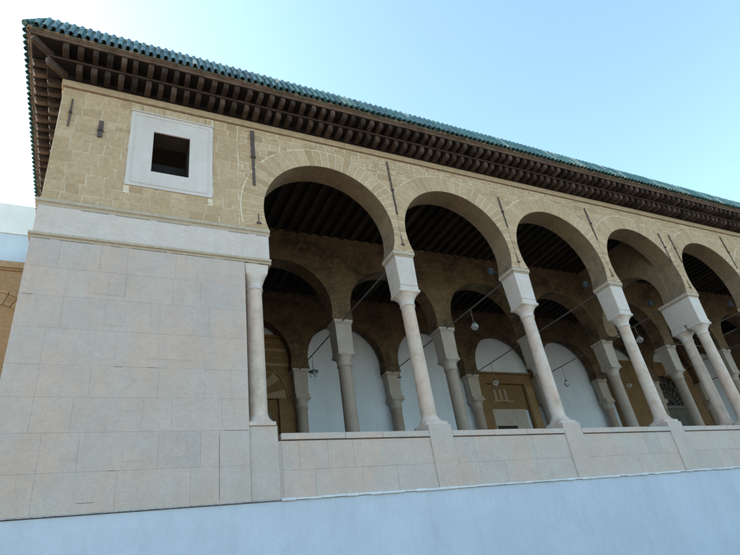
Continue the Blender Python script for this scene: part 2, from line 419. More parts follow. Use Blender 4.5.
# voussoirs
for i in range(NB):
    cx=(COLX[i]+COLX[i+1])/2; b=MB(); bm_=MB()
    n=39; a0=math.radians(-25)
    for k in range(n):
        a=a0+(PI-2*a0)*k/n; c=a0+(PI-2*a0)*(k+1)/n; g=.0078
        ro=R1+RING+rnd.uniform(-.012,.012)
        def pt(r,t): return (cx+r*math.cos(t),C1+r*math.sin(t))
        poly=[pt(R1,a+g*.8),pt(ro,a+g*.55),pt(ro,(a+c)/2),pt(ro,c-g*.55),pt(R1,c-g*.8)]
        full=[pt(R1-0,a),pt(R1+RING+.02,a),pt(R1+RING+.02,(a+c)/2),pt(R1+RING+.02,c),pt(R1,c)]
        for pl,mb,pr,tn in ((poly,b,.014,min(1,max(0,rnd.gauss(.55,.2)))),(full,bm_,.009,.5)):
            pl=clip_half(pl,1,0,cx+BAY/2-.008 if i<NB-1 else cx+3); pl=clip_half(pl,-1,0,-(cx-BAY/2+.008) if i>0 else -(cx-3))
            pl=clip_half(pl,0,1,TOP-.004); pl=clip_half(pl,0,-1,-(SPR+.004))
            if len(pl)>2 and not(k in (0,n-1) and False): slab(mb,pl,0,pr,tn)
    r=part(bm_,'arch_ring',M['mortar'],front); part(b,'voussoirs',M['stone'],front)
# string course
b=MB(); b.sweep([(-.3,9.505),(.035,9.505),(.045,9.52),(.045,9.66),(-.3,9.66)]); part(b,'string_course',M['string'])
# side wall below and interior walls
b=MB(); b.box(XL+.0,XL+.3,.35,8,GROUND,SPR-.2); part(b,'side_wall',M['cornerwall'])
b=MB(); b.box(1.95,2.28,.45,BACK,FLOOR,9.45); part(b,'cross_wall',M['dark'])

# window surround
b=MB()
x0,x1,z0,z1=FR
for (a,c,d,e) in ((x0,WX0,z0,z1),(WX1,x1,z0,z1),(WX0,WX1,z0,WZ0),(WX0,WX1,WZ1,z1)): b.box(a,c,-.03,.02,d,e)
win=part(b,'window_surround',M['winmarble'])
b=MB()
k=.09
for (a,c,d,e) in ((x0+k,x1-k,z0+k-.015,z0+k),(x0+k,x1-k,z1-k,z1-k+.022),(x0+k-.015,x0+k,z0+k,z1-k),(x1-k,x1-k+.015,z0+k,z1-k)): b.box(a,c,-.038,-.028,d,e)
b.box(x0-.02,x1+.03,-.05,0.01,z1+.001,z1+.03)
part(b,'window_moulding',M['winmarble'],win)
b=MB()   # panel behind the opening, blackened for the dark of the room
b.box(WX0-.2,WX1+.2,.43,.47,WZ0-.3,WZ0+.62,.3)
part(b,'window_dark_panel',M['void'],win)

# ---- marble casing of the pier
b=MB(); PY=-.045
b.box(XL-.03,2.28,PY+.006,.5,1.49,5.82); pier=part(b,'marble_pier',M['marble'])
b=MB(); zs=[1.49,2.03,2.58,3.1,3.6,4.2,4.76,5.28,5.82]
for j in range(len(zs)-1):
    x=XL-.03; first=True
    while x<2.279:
        w=rnd.uniform(.42,1.2)
        if first: w=rnd.choice((.45,.62)); first=False
        if 2.28-x-w<.4: w=2.28-x
        if j<2 and x<1.8<x+w: w=1.8-x if 1.8-x>.2 else w
        g=.0008+.0006*rnd.random()
        slab(b,[(x+g,zs[j]+g),(x+w-g,zs[j]+g),(x+w-g,zs[j+1]-g),(x+g,zs[j+1]-g)],PY+.006,.0045+rnd.uniform(0,.0015),min(1,max(0,rnd.gauss(.52,.2)))); x+=w
    slab(b,[],0,0,0)
part(b,'marble_slabs',M['marble'],pier)
OJ=[(x,x+w,z-.002,z+.002) for (x,z,w) in ((-1.2,4.76,.14),(.2,3.60,.12),(.66,3.60,.16),(1.88,2.58,.38),(.25,2.03,.10),(-.1,1.62,.22))]+[(1.8,1.803,1.55,2.5)]
for (xa,xb,za,zb_) in OJ:
    b=MB(); b.box(xa,xb,PY-.003,PY+.001,za,zb_); part(b,'open_joint',M['dark'],pier)
b=MB()   # square patches of newer marble
for (x,z,w,h,t) in ((.0,4.85,.24,.36,0),(-.30,4.86,.28,.35,1),(-.02,4.3,.3,.4,.1),(-.35,2.2,.18,.1,1),(.42,2.15,.26,.16,1),(1.1,2.2,.2,.18,1),(.35,2.9,.22,.12,1),(.6,3.75,.8,.12,.95)):
    b=MB(); b.box(x,x+w,PY-.0022,PY-.001,z,z+h,.15 if t<.5 else .8); part(b,'repair_patch',M['marble'],pier)
b=MB()
b.box(XL-.02,2.775,-.035,.5,5.925,6.505,.6)
x=XL; 
frz=part(b,'marble_frieze',M['frieze'])
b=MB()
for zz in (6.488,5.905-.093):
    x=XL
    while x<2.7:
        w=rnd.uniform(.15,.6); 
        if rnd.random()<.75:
            b=MB(); b.box(x,min(x+w,2.74),-.048 if zz<6 else -.037,0,zz+.003,zz+.010); part(b,'shadow_joint_strip',M['dark'],frz)  # dark strip drawn as the shadow line in the joint under the moulding
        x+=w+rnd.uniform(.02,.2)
def molding(z0,z1,x1,ov):
    b=MB(); z=z0; h=z1-z0
    prof=[(-.2,z0),(ov*.55,z0),(ov*.6,z0+h*.4),(ov,z0+h*.55),(ov,z1),(-.2,z1)]
    b.sweep(prof,xr=x1,yb=.5); return b
part(molding(5.825,5.925,2.80,.075),'lower_moulding',M['creamtop'])
part(molding(6.505,6.64,2.80,.07),'upper_moulding',M['creamtop'])

# ------------------------------------------------------------------ columns
def impost_mesh(cx,cy,w,d,z0=5.77,z1=SPR):
    b=MB()
    def bx(e,za,zb,t=.5,k=0): b.box(cx-w/2-e,cx+w/2+e,cy-d/2-e,cy+d/2+e,za,zb,t,top=k)
    bx(-.025,z0,z1-.135,rnd.random(),.018)
    b2=MB()
    b2.box(cx-w/2,cx+w/2,cy-d/2,cy+d/2,z1-.135,z1-.095,.4,top=.022); b2.box(cx-w/2-.014,cx+w/2+.014,cy-d/2-.014,cy+d/2+.014,z1-.088,z1-.001,.7,top=.006)
    b2.box(cx-w/2+.012,cx+w/2-.012,cy-d/2+.012,cy+d/2-.012,z1-.097,z1-.086,0)
    return b,b2
def make_column(x,y,z0,kind='front',shafts=1,dep=.56,plinth=True):
    root=empty('column',(x,y,z0)); root.parent=B; root.location=Vector((x,y,z0))-B_off
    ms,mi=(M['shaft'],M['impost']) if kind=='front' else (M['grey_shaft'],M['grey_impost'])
    ys=[y] if shafts==1 else [y-.27,y+.27]
    i1,i2=impost_mesh(x,y,.53,dep)
    part(i1,'impost',mi,root,bevel=.006); part(i2,'impost_cornice',M['creamtop'] if kind=='front' else mi,root,bevel=.005)
    for yy in ys:
        t=rnd.uniform(.1,.9)
        b=MB(); zz=z0+(.0 if plinth else 0)
        H=5.345
        q=1 if kind=='front' else 1.2
        rings=[(zz+.2,.170*q,0),(zz+.26,.157*q,0),(zz+.55,.156*q,0),(zz+.9,.155*q,0),(zz+1.25,.154*q,0),(zz+1.6,.153*q,0),(H-.9,.150*q,0),(H-.4,.149*q,0),(H-.06,.148*q,0),(H-.02,.152*q,0)]
        b.loft(x,yy,rings,tone=t,caps=False); part(b,'shaft',ms,root)
        b=MB(); b.loft(x,yy,[(H-.02,.152*q,0),(H-.015,.168*q,0),(H+.015,.172*q,0),(H+.025,.157*q,0),(H+.10,.165*q,0),(H+.17,.19,.15),(H+.235,.225,.45),(H+.262,.238,.8),(H+.268,.245,1),(H+.325,.25,1),(H+.33,.24,1)],tone=.6,caps=False)
        b.box(x-.228,x+.228,yy-.228,yy+.228,H+.33,H+.422,.5)
        part(b,'capital',mi,root)
        b=MB()
        b.loft(x,yy,[(zz,.245,1),(zz+.07,.24,1),(zz+.075,.23,.6),(zz+.11,.222,.1),(zz+.15,.20,0),(zz+.2,.170*q,0)],tone=.5)
        part(b,'base',ms,root)
    if shafts==2: root['label']='pair of marble shafts one behind the other under a long impost'
    root.rotation_euler=(rnd.uniform(-.003,.003),rnd.uniform(-.004,.004),0)
    return root
E_col=[]
for i,x in enumerate(COLX):
    if i==0: continue
    dbl = i in (4,)
    make_column(x, .28 if not dbl else .53, 2.655, 'front', 2 if dbl else 1, .56 if not dbl else 1.06)
# corner column set into the pier
root=empty('corner_column',(2.5,.2,2.655)); root.parent=B; root.location=Vector((2.5,.2,2.655))-B_off
b=MB(); b.box(2.285,2.745,-.03,.45,5.62,5.82,.6,top=.02); part(b,'impost',M['impost'],root,bevel=.006)
b=MB(); b.loft(2.5,.19,[(2.85,.172,0),(2.92,.158,0),(3.9,.155,0),(4.6,.153,0),(5.3,.15,0)],tone=.45,caps=False); part(b,'shaft',M['shaft'],root)
b=MB(); b.loft(2.5,.19,[(5.3,.15,0),(5.31,.17,0),(5.335,.172,0),(5.345,.155,0),(5.45,.17,.1),(5.55,.2,.4),(5.6,.215,1),(5.62,.215,1)],tone=.6,caps=False); part(b,'capital',M['impost'],root)
b=MB(); b.loft(2.5,.19,[(2.655,.235,1),(2.72,.232,1),(2.73,.222,.6),(2.8,.2,.1),(2.85,.172,0)],tone=.4); part(b,'base',M['shaft'],root)
for i,x in enumerate(COLX):
    if i==0: continue
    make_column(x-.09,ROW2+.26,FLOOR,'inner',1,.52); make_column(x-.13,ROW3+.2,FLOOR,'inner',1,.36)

# ------------------------------------------------------------------ inner arcades
XS=[X0-.0]+COLX[1:]
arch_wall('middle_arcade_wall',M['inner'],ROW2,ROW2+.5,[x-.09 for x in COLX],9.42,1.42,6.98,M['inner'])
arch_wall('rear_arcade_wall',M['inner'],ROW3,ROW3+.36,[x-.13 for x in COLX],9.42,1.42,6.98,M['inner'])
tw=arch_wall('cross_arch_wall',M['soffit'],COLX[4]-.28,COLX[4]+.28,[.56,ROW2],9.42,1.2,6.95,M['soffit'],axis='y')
# back wall with plaster
b=MB(); b.box(2.28,XEND+.3,BACK,BACK+.4,FLOOR,9.45); part(b,'rear_plaster_wall',M['plaster'])
b=MB(); b.box(XEND+.28,XEND+.6,0,BACK+.4,GROUND,9.45); part(b,'end_wall',M['cornerwall'])
b=MB(); b.box(2.28,XEND+.3,.5,BACK,FLOOR-.2,FLOOR); part(b,'gallery_floor',M['floor'])
# ceilings
b=MB(); b.box(XL+.05,XEND+.5,.1,BACK+.4,9.52,9.66); ceil=part(b,'board_ceiling',M['joist'])
js=[]; x=X0-.1
while x<XEND:
    js.append((x,0.56,ROW2)); js.append((x,ROW2+.5,ROW3)); x+=.335
js.sort(key=lambda q:(q[0]+ (0 if q[1]<1 else 9)))
rest=MB()
for n,(x,y0,y1) in enumerate(js):
    b=rest if n>=98 else MB()
    w=rnd.uniform(.065,.08); b.box(x-w,x+w,y0,y1,9.36+rnd.uniform(-.01,.01),9.522,rnd.random())
    if n<98: part(b,'joist',M['joist'],ceil)
tag(part(rest,'joist_row',M['joist'],ceil),kind='stuff')

# ------------------------------------------------------------------ parapet, pilasters
b=MB(); b.box(2.28,XEND+.3,.012,.34,1.49,2.405); par=part(b,'parapet',M['marble'])
for i in range(NB):
    b=MB()
    L=COLX[i]+.258; R=COLX[i+1]-.258
    zz=[1.49,1.90+rnd.uniform(-.02,.05),2.405]
    for j in range(2):
        x=L
        while x<R-.01:
            w=rnd.uniform(.45,.95)
            if i==0 and j==1 and x==L: w=.3
            if R-x-w<.35: w=R-x
            g=.0014
            slab(b,[(x+g,zz[j]+g),(x+w-g,zz[j]+g),(x+w-g,zz[j+1]-g),(x+g,zz[j+1]-g)],.012,.006+rnd.uniform(0,.004),min(1,max(0,rnd.gauss(.5,.3)))); x+=w
    part(b,'marble_slabs',M['marble'],par)
for i in range(NB):
    b=MB()
    L=COLX[i]+.258; R=COLX[i+1]-.258; x=L
    while x<R-.01:
        w=rnd.uniform(.7,1.2)
        if R-x-w<.5: w=R-x
        b.box(x+.002,x+w-.002,-.022,.36,2.42+rnd.uniform(-.002,.002),2.53+rnd.uniform(-.003,.003),rnd.random()); x+=w
    part(b,'coping',M['marble'],par,bevel=.008)
for i,x in enumerate(COLX):
    b=MB(); xx=x if i else 2.515
    b.box(xx-(.256 if i else .232),xx+(.256 if i else .245),-.02,.42,1.49,2.655,.3+rnd.random()*.3)
    part(b,'pilaster',M['marble'],None,bevel=.012)
# raw mortar lip along the base of the marble
b=MB(); x=2.76
while x<XEND:
    w=.22; h=rnd.uniform(.018,.035); b.box(x,x+w,-.05-rnd.uniform(0,.008),.02,1.492-h,1.495+rnd.uniform(0,.012)); x+=w
part(b,'mortar_lip',M['whiteline'],None,bevel=.008)
b=MB(); b.box(XL-.03,2.74,-.052,.1,1.476,1.488); part(b,'metal_drip_edge',M['drip'])

# ------------------------------------------------------------------ eaves
eave=empty('timber_eaves',(0,0,9.66)); eave.parent=B; eave.location=Vector((0,0,9.66))-B_off
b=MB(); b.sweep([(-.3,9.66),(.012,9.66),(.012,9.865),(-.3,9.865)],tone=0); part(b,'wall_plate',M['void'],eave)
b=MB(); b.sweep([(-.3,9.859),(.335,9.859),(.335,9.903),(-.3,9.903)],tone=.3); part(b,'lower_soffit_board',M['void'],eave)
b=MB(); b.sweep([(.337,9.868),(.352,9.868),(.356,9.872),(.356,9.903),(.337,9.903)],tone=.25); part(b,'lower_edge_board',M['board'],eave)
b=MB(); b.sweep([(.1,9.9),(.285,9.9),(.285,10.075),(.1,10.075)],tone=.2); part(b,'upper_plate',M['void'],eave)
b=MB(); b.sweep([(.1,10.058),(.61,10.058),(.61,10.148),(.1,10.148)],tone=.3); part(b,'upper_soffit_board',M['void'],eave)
b=MB(); b.sweep([(.612,10.055),(.638,10.055),(.645,10.062),(.645,10.105),(.665,10.108),(.665,10.15),(.612,10.15)],tone=.85); part(b,'upper_edge_board',M['board'],eave)
prof=lambda o0,o1,z0,z1:[(o0,z1),(o0,z0+.02),(o1-.17,z0+.012),(o1-.08,z0),(o1-.035,z0+.010),(o1-.008,z0+.04),(o1,z0+.08),(o1,z1)]
LO=prof(0,.335,9.70,9.861); UP=prof(.27,.61,9.912,10.060)
def bracket_mesh(px,py,ang,pr,w,tone):
    b=MB(); Mx=Matrix.Translation((px,py,0))@Matrix.Rotation(ang,4,'Z')@Matrix.Scale(-1,4,(0,1,0))
    b.prism(pr,Mx,w,tone); return b
allb=[]
P_=.2555; x=XL+.24
while x<XEND+.2: 
    for pr in (LO,UP): allb.append((x+(0 if pr is LO else .0),0,0,pr))
    x+=P_
for pr in (UP,): allb.append((XL-.02,0,0,pr))
y=.24
while y<7.9:
    for pr in (LO,UP): allb.append((XL,y,-PI/2,pr))
    y+=P_
allb.append((XL,-.02,-PI/2,UP))
allb.sort(key=lambda q:math.hypot(q[0]-0,q[1]+8.8))
rest=MB(); 
for n,(px,py,an,pr) in enumerate(allb):
    mb=bracket_mesh(px+(rnd.uniform(-.018,.018) if an==0 else 0),py+(rnd.uniform(-.018,.018) if an else 0),an+rnd.uniform(-.03,.03),pr,rnd.uniform(.10,.118),min(1,max(0,rnd.gauss(.6,.3))))
    if n<98: part(mb,'bracket',M['wood'],eave,bevel=.016)
    else:
        k=len(rest.v); rest.v+=mb.v; rest.f+=[tuple(i+k for i in f) for f in mb.f]; rest.t+=mb.t; rest.sm+=mb.sm
tag(part(rest,'bracket_row',M['wood'],eave,bevel=.016),kind='stuff')
for pr in ([(a*1.38,z) for a,z in LO],[(a*1.38-.0,z) for a,z in UP]):
    part(bracket_mesh(XL,0,-PI/4,pr,.085,1),'corner_bracket',M['wood'],eave)

# ------------------------------------------------------------------ glazed tile roof edge
roof=empty('tiled_roof',(0,0,10.15)); roof.parent=B; roof.location=Vector((0,0,10.15))-B_off
O0,Z0,O1,Z1=.735,10.165,.44,10.80
b=MB(); b.sweep([(.1,10.15),(.69,10.15),(.70,10.16),(O1-.03,Z1-.03),(-.4,Z1-.03),(-.4,10.15)],tone=.4); part(b,'roof_bedding',M['crest'],roof)
sl=Vector((0,-(O1-O0),Z1-Z0)); SL=sl.length
tl=MB(); caps=MB()
def barrel(b,A,D,U,S,r0,r1,tone,n=8):
    # A start, D vector along, U outward normal, S side axis
    vs=[]
    for P0,r in ((A,r0),(A+D,r1)):
        for i in range(n+1):
            a=PI*i/n; vs.append(P0+S*(r*math.cos(a))+U*(r*math.sin(a)))
    for P0,r in ((A,r0-.014),(A+D,r1-.014)):
        for i in range(n+1):
            a=PI*i/n; vs.append(P0+S*(r*math.cos(a))+U*(r*math.sin(a)))
    m=n+1
    fs=[(i,i+1,m+i+1,m+i) for i in range(n)]+[(2*m+i,3*m+i,3*m+i+1,2*m+i+1) for i in range(n)]
    b.mesh(vs,fs,tone,True)
    b.mesh(vs,[(i+1,i,2*m+i,2*m+i+1) for i in range(n)],tone)
def tile_run(side):
    pitch=.146; c=2; L=SL/c
    t=-.70 if side=='f' else -.70
    lim = XEND+.4 if side=='f' else 8.1
    while t<lim:
        # distance along the wall measured from the building corner (negative = beyond the corner)
        omin=max(O1,-t) if t<0 else O1
        frac=(O0-omin)/(O0-O1)
        if frac>.04:
            base=rnd.gauss(.42,.22)+.3*noise.noise(Vector((t*.35,2,0)))+min(.3,max(0,t)*.018)  # greener along the run; bluer near the corner stands in for sky reflection
            for k in range(c):
                f0=k/c; f1=min((k+1)/c+.05,frac)
                if f0>=frac: break
                o0=O0+(O1-O0)*f0; z0=Z0+(Z1-Z0)*f0; o1=O0+(O1-O0)*f1; z1=Z0+(Z1-Z0)*f1
                j=rnd.uniform(-.006,.006)
                if side=='f':
                    q_=sag(XL+t)+rnd.uniform(-.004,.004); A=Vector((XL+t+j,-o0-rnd.uniform(0,.012)*(k==0),z0+q_)); E_=Vector((XL+t+j,-o1,z1+q_)); S=Vector((1,0,0))
                else:
                    A=Vector((XL-o0,t+j,z0)); E_=Vector((XL-o1,t+j,z1)); S=Vector((0,1,0))
                D=E_-A; U=S.cross(D).normalized()
                if (U.y if side=='f' else U.x)>0: U=-U
                tone=min(1,max(0,base+rnd.gauss(0,.12)))
                if rnd.random()<.02: tone=1
                barrel(tl,A+U*.012,D,U,S,.055,.049,tone)
            # channel tile between covers
            if side=='f': A=Vector((XL+t+pitch/2,-O0+.01,Z0)); E_=Vector((XL+t+pitch/2,-omin,Z0+(Z1-Z0)*frac)); S=Vector((1,0,0))
            else: A=Vector((XL-O0+.01,t+pitch/2,Z0)); E_=Vector((XL-omin,t+pitch/2,Z0+(Z1-Z0)*frac)); S=Vector((0,1,0))
            D=E_-A; U=S.cross(D).normalized()
            if (U.y if side=='f' else U.x)>0: U=-U
            vs=[]
            for P0 in (A,E_):
                for s_,u_ in ((-.05,.02),(-.03,0),(0,-.008),(.03,0),(.05,.02)): vs.append(P0+S*s_+U*u_)
            tl.mesh(vs,[(i,i+1,6+i,5+i) for i in range(4)],.3,True)
            # lump of bedding mortar under the tile mouth
            if rnd.random()<.8:
                q=A+Vector((rnd.uniform(-.03,.03),0,0)) if side=='f' else A
                h=rnd.uniform(.012,.03)
                if side=='f': caps.box(q.x-.04,q.x+.04,q.y+.01,q.y+.1,Z0-.02,Z0-.02+h,rnd.random())
                else: caps.box(q.x+.01,q.x+.1,q.y-.04,q.y+.04,Z0-.02,Z0-.02+h,rnd.random())
        t+=pitch
tile_run('f'); tile_run('s')
part(tl,'glazed_tiles',M['tile'],roof); tag(part(caps,'bedding_mortar',M['tilemortar'],roof),kind='stuff')
# hip and crest
b=MB()
A=Vector((XL-O0-.01,-O0-.01,Z0)); E_=Vector((XL-O1,-O1,Z1)); b.tube(A,E_,.052,10,.045,.45); part(b,'hip_tile',M['tile'],roof)
b=MB(); x=XL-O1
while x<XEND+.4:
    w=rnd.uniform(.28,.36); b.tube((x,-O1+.03,Z1+rnd.uniform(-.006,.006)),(x+w+.02,-O1+.03,Z1+rnd.uniform(-.006,.006)),.058,10,.05,rnd.random()); x+=w
y=-O1+.1
while y<8:
    w=rnd.uniform(.28,.36); b.tube((XL-O1+.03,y,Z1),(XL-O1+.03,y+w+.02,Z1),.058,10,.05,rnd.random()); y+=w
part(b,'ridge_crest',M['crest'],roof)
b=MB(); b.box(XL-.05,XEND+.4,-.05,8.2,9.92,Z1-.05); part(b,'roof_deck',M['crest'],roof)

# ------------------------------------------------------------------ iron wall anchors and tie rods
def anchor(x,z0,z1,w=.034,lean=0,collar=None,wide=None,parent=front):
    b=MB()
    Mx=Matrix.Translation((x,0,(z0+z1)/2))@Matrix.Rotation(lean,4,'Y')
    h=(z1-z0)/2; c=collar if collar is not None else 0
    b.box(-w/2,w/2,-.034,-.006,-h,c,.5,Mx); ww=wide or w
    b.box(-ww/2,ww/2,-.036,-.006,c,h,.5,Mx); b.box(-ww/2-.012,ww/2+.012,-.05,-.004,c-.025,c+.025,.5,Mx)
    b.tube(Mx@Vector((0,0,c)),Mx@Vector((0,-.07,c)),.018,8)
    return part(b,'wall_anchor',M['iron'],parent,bevel=.003)
anchor(2.535,7.80,9.40,.055,.0,.0,.085)
anchor(-1.03,8.45,9.18,.03,0,0,None,upper); anchor(-.475,8.32,8.75,.085,0,-.04,.085,upper)
anchor(5.975,7.70,9.36,.036,0,-.1); anchor(9.37,7.92,8.95,.036); anchor(12.76,8.07,9.24,.036)
anchor(15.86,7.72,8.83,.036); anchor(16.38,7.76,8.86,.036); anchor(19.42,7.95,9.3,.036); anchor(22.9,7.9,9.1,.036); anchor(26.3,7.9,9.1,.036)
for i,x in enumerate(COLX[:-1]):
    xx=x if i else 2.60
    b=MB(); b.box(xx-.008,xx+.008,-.03,-.004,6.86,7.06); b.box(xx-.045,xx+.045,-.035,-.004,6.80,6.84)
    part(b,'rod_end_plate',M['iron'],front)
for i,x in enumerate(COLX[1:-1]):
    b=MB(); y0=.56 if i!=3 else 1.06
    b.tube((x-.04,y0-.05,6.60),(x-.10,ROW2+.05,6.60),.019,8); b.tube((x-.10,ROW2+.48,6.60),(x-.16,ROW3+.02,6.60),.019,8)
    part(b,'tie_rod',M['rod'])
b=MB(); b.tube((COLX[5],ROW2+.2,6.8),(COLX[6],ROW2+.2,6.8),.012,6); part(b,'tie_wire',M['rod'])

# ------------------------------------------------------------------ portals on the rear wall
def ring(b,cx,cz,r0,r1,y,pr,n,tones,a0=0,a1=PI):
    for k in range(n):
        a=a0+(a1-a0)*k/n; c=a0+(a1-a0)*(k+1)/n
        slab(b,[(cx+r0*math.cos(a+.01),cz+r0*math.sin(a+.01)),(cx+r1*math.cos(a+.008),cz+r1*math.sin(a+.008)),(cx+r1*math.cos(c-.008),cz+r1*math.sin(c-.008)),(cx+r0*math.cos(c-.01),cz+r0*math.sin(c-.01))],y,pr,tones[k%len(tones)])
# first portal
p=empty('arched_portal',(4.25,BACK,FLOOR)); p.parent=B; p.location=Vector((4.25,BACK,FLOOR))-B_off; p['label']='brown stone portal with cream bands and a radiating arch behind the first bay'
b=MB(); yb=BACK
b.box(2.8,3.35,yb-.14,yb-.002,FLOOR,7.8); b.box(5.15,5.74,yb-.14,yb-.002,FLOOR,7.8); b.box(3.35,5.15,yb-.14,yb-.002,5.9,7.8)
b.box(2.76,5.79,yb-.2,yb-.001,7.8,7.9); b.box(3.35,5.15,yb-.06,yb-.001,FLOOR,5.9,.2)
part(b,'portal_frame',M['brown'],p,bevel=.01)
b=MB(); 
for z in (7.33,6.82): b.box(2.8,5.742,yb-.15,yb-.139,z,z+.09)
for k in range(11):
    if k%2==0: ring(b,4.25,5.72,.5,1.15,yb-.139,.012,1,[.5],PI*k/11,PI*(k+1)/11)
part(b,'cream_bands',M['cream'],p)
b=MB()
for k in range(11):
    if k%2: ring(b,4.25,5.72,.5,1.15,yb-.139,.01,1,[.3],PI*k/11,PI*(k+1)/11)
ring(b,4.25,5.72,1.17,1.25,yb-.139,.03,24,[.6]); 
for zz in (7.05,6.55,7.6): b.box(2.8,5.74,yb-.165,yb-.139,zz,zz+.05,.8)
part(b,'arch_stones',M['brown'],p)
b=MB(); b.box(3.6,4.9,yb-.075,yb-.05,FLOOR,5.3); part(b,'door_leaf',M['leaf'],p)
# second portal
p=empty('lintel_portal',(14.43,BACK,FLOOR)); p.parent=B; p.location=Vector((14.43,BACK,FLOOR))-B_off; p['label']='rectangular brown stone portal with a white marble lintel over a dark doorway'
b=MB()
b.box(12.95,13.4,yb-.16,yb-.002,FLOOR,6.8); b.box(15.25,15.72,yb-.16,yb-.002,FLOOR,6.8); b.box(13.4,15.25,yb-.16,yb-.002,6.42,6.8); b.box(12.9,15.78,yb-.22,yb-.001,6.8,6.88)
b.box(13.4,15.25,yb-.06,yb-.001,5.42,6.42,.4); b.box(15.30,15.66,yb-.185,yb-.159,FLOOR,6.3,.8)
part(b,'portal_frame',M['brown'],p,bevel=.01)
b=MB()
for k in range(3): b.box(13.72+.25*k,13.84+.25*k,yb-.08,yb-.058,5.78,6.2,.9)
pts=[(13.6+1.0*k/10,5.68+.05*math.sin(PI*k/10)) for k in range(11)]
for k in range(10): slab(b,[pts[k],pts[k+1],(pts[k+1][0],pts[k+1][1]+.06),(pts[k][0],pts[k][1]+.06)],yb-.06,.02,.8)
part(b,'carved_crest',M['cream'],p)
b=MB(); b.box(13.4,15.05,yb-.09,yb-.001,4.78,5.42); b.box(13.4,13.5,yb-.09,yb-.001,FLOOR,4.78); b.box(14.45,15.05,yb-.09,yb-.001,FLOOR,4.78); part(b,'marble_lintel',M['grey_impost'],p)
b=MB(); b.box(13.5,14.45,yb-.02,yb-.001,FLOOR,4.78); part(b,'doorway',M['dark'],p)
# third portal, the great door
p=empty('great_portal',(23.4,BACK,FLOOR)); p.parent=B; p.location=Vector((23.4,BACK,FLOOR))-B_off; p['label']='large brown stone doorway with a grilled fanlight over green door leaves'
b=MB(); cx,cz,r=23.75,5.6,1.45
b.box(20.2,cx-r,yb-.2,yb-.002,FLOOR,7.7,.6); b.box(cx+r,27.2,yb-.2,yb-.002,FLOOR,7.7,.6)
A=[(cx+r*math.cos(PI-PI*k/24),cz+r*math.sin(PI-PI*k/24)) for k in range(25)]
for k in range(24):
    (a,z),(c,d)=A[k],A[k+1]
    b.face([(a,yb-.2,z),(c,yb-.2,d),(c,yb-.2,7.7),(a,yb-.2,7.7)]); b.face([(a,yb-.2,z),(a,yb-.002,z),(c,yb-.002,d),(c,yb-.2,d)])
part(b,'portal_frame',M['brown'],p)
b=MB(); ring(b,cx,cz,r-.06,r+.1,yb-.2,.03,22,[.3,.8]); part(b,'arch_stones',M['brown'],p)
b=MB(); b.box(cx-r,cx+r,yb-.06,yb-.001,FLOOR,5.45); 
for k in range(4):
    for j in range(3): b.box(cx-r+.12+k*.7,cx-r+.62+k*.7,yb-.085,yb-.059,2.1+j*1.1,3.0+j*1.1)
part(b,'door_leaf',M['leaf'],p)
b=MB(); b.box(cx-r,cx+r,yb-.12,yb-.05,5.45,5.6)
for k in range(1,12): a=PI*k/12; b.tube((cx+.3*math.cos(a),yb-.09,cz+.3*math.sin(a)),(cx+1.42*math.cos(a),yb-.09,cz+1.42*math.sin(a)),.018,6)
for rr in (.3,.7,1.1):
    for k in range(20): a=PI*k/20; c=PI*(k+1)/20; b.tube((cx+rr*math.cos(a),yb-.09,cz+rr*math.sin(a)),(cx+rr*math.cos(c),yb-.09,cz+rr*math.sin(c)),.016,6)
part(b,'fanlight_grille',M['rod'],p)
b=MB(); b.box(cx-r,cx+r,yb-.015,yb-.0015,5.6,7.05); part(b,'fanlight_backing',M['dark'],p)

# ------------------------------------------------------------------ hanging lanterns (things of their own)
def lantern(kind,x,y,ztop,zglobe,label,size=1):
    r=empty('hanging_lantern',(x,y,zglobe)); tag(r,label,'lantern','lanterns hanging from the tie rods')
    def lp(mb,name,mat):
        o=mb.build(name,mat); o.parent=r; o.location=-Vector((x,y,zglobe)); return o
    b=MB()
    n=max(3,int((ztop-zglobe-.1)/.07))
    for k in range(n):
        za=ztop-(ztop-zglobe-.1)*k/n; zb=ztop-(ztop-zglobe-.1)*(k+1)/n
        b.tube((x,y,za),(x,y,zb),.006 if k%2 else .012,6)
    lp(b,'chain',M['rod'])
    if kind=='globe':
        b=MB(); prof=[(.105,.05),(.10,.055),(.07,.04),(.05,.085),(.0,.105),(-.05,.095),(-.09,.06),(-.115,.02)]
        b.loft(x,y,[(zglobe+z,rr,0) for z,rr in reversed(prof)],20); lp(b,'glass_globe',M['glass'])
        b=MB(); b.loft(x,y,[(zglobe+.1,.06,0),(zglobe+.12,.062,0),(zglobe+.15,.02,0)],16); lp(b,'cap',M['brass'])
    else:
        b=MB(); b.loft(x,y,[(zglobe,.05*size,0),(zglobe+.02,.15*size,0),(zglobe+.05,.155*size,0),(zglobe+.075,.03*size,0),(zglobe+.12,.02,0)],20); lp(b,'metal_tray',M['rod'])
        b=MB()
        for k in range(3):
            a=2*PI*k/3+.4; px,py=x+.09*size*math.cos(a),y+.09*size*math.sin(a)
            b.loft(px,py,[(zglobe-.13,.015*size,0),(zglobe-.10,.03*size,0),(zglobe-.02,.038*size,0),(zglobe,.036*size,0)],12)
        b.loft(x,y,[(zglobe-.26,.01,0),(zglobe-.22,.025,0),(zglobe-.18,.012,0),(zglobe,.012,0)],12)
        lp(b,'oil_glasses',M['glass'])
    return r
lantern('tray',5.81,5.82,6.60,6.02,'dark metal tray lantern with small glasses in the leftmost bay, against the white wall')
lantern('globe',9.29,2.2,6.60,6.06,'clear glass globe lantern hanging in the second opening, nearest the viewer')
lantern('tray',9.206,6.55,6.60,6.22,'tiny dark lantern just left of the second front column shaft',.45)
lantern('globe',12.616,5.8,6.60,5.86,'glass globe lantern hanging over the carved cream crest of the square portal')
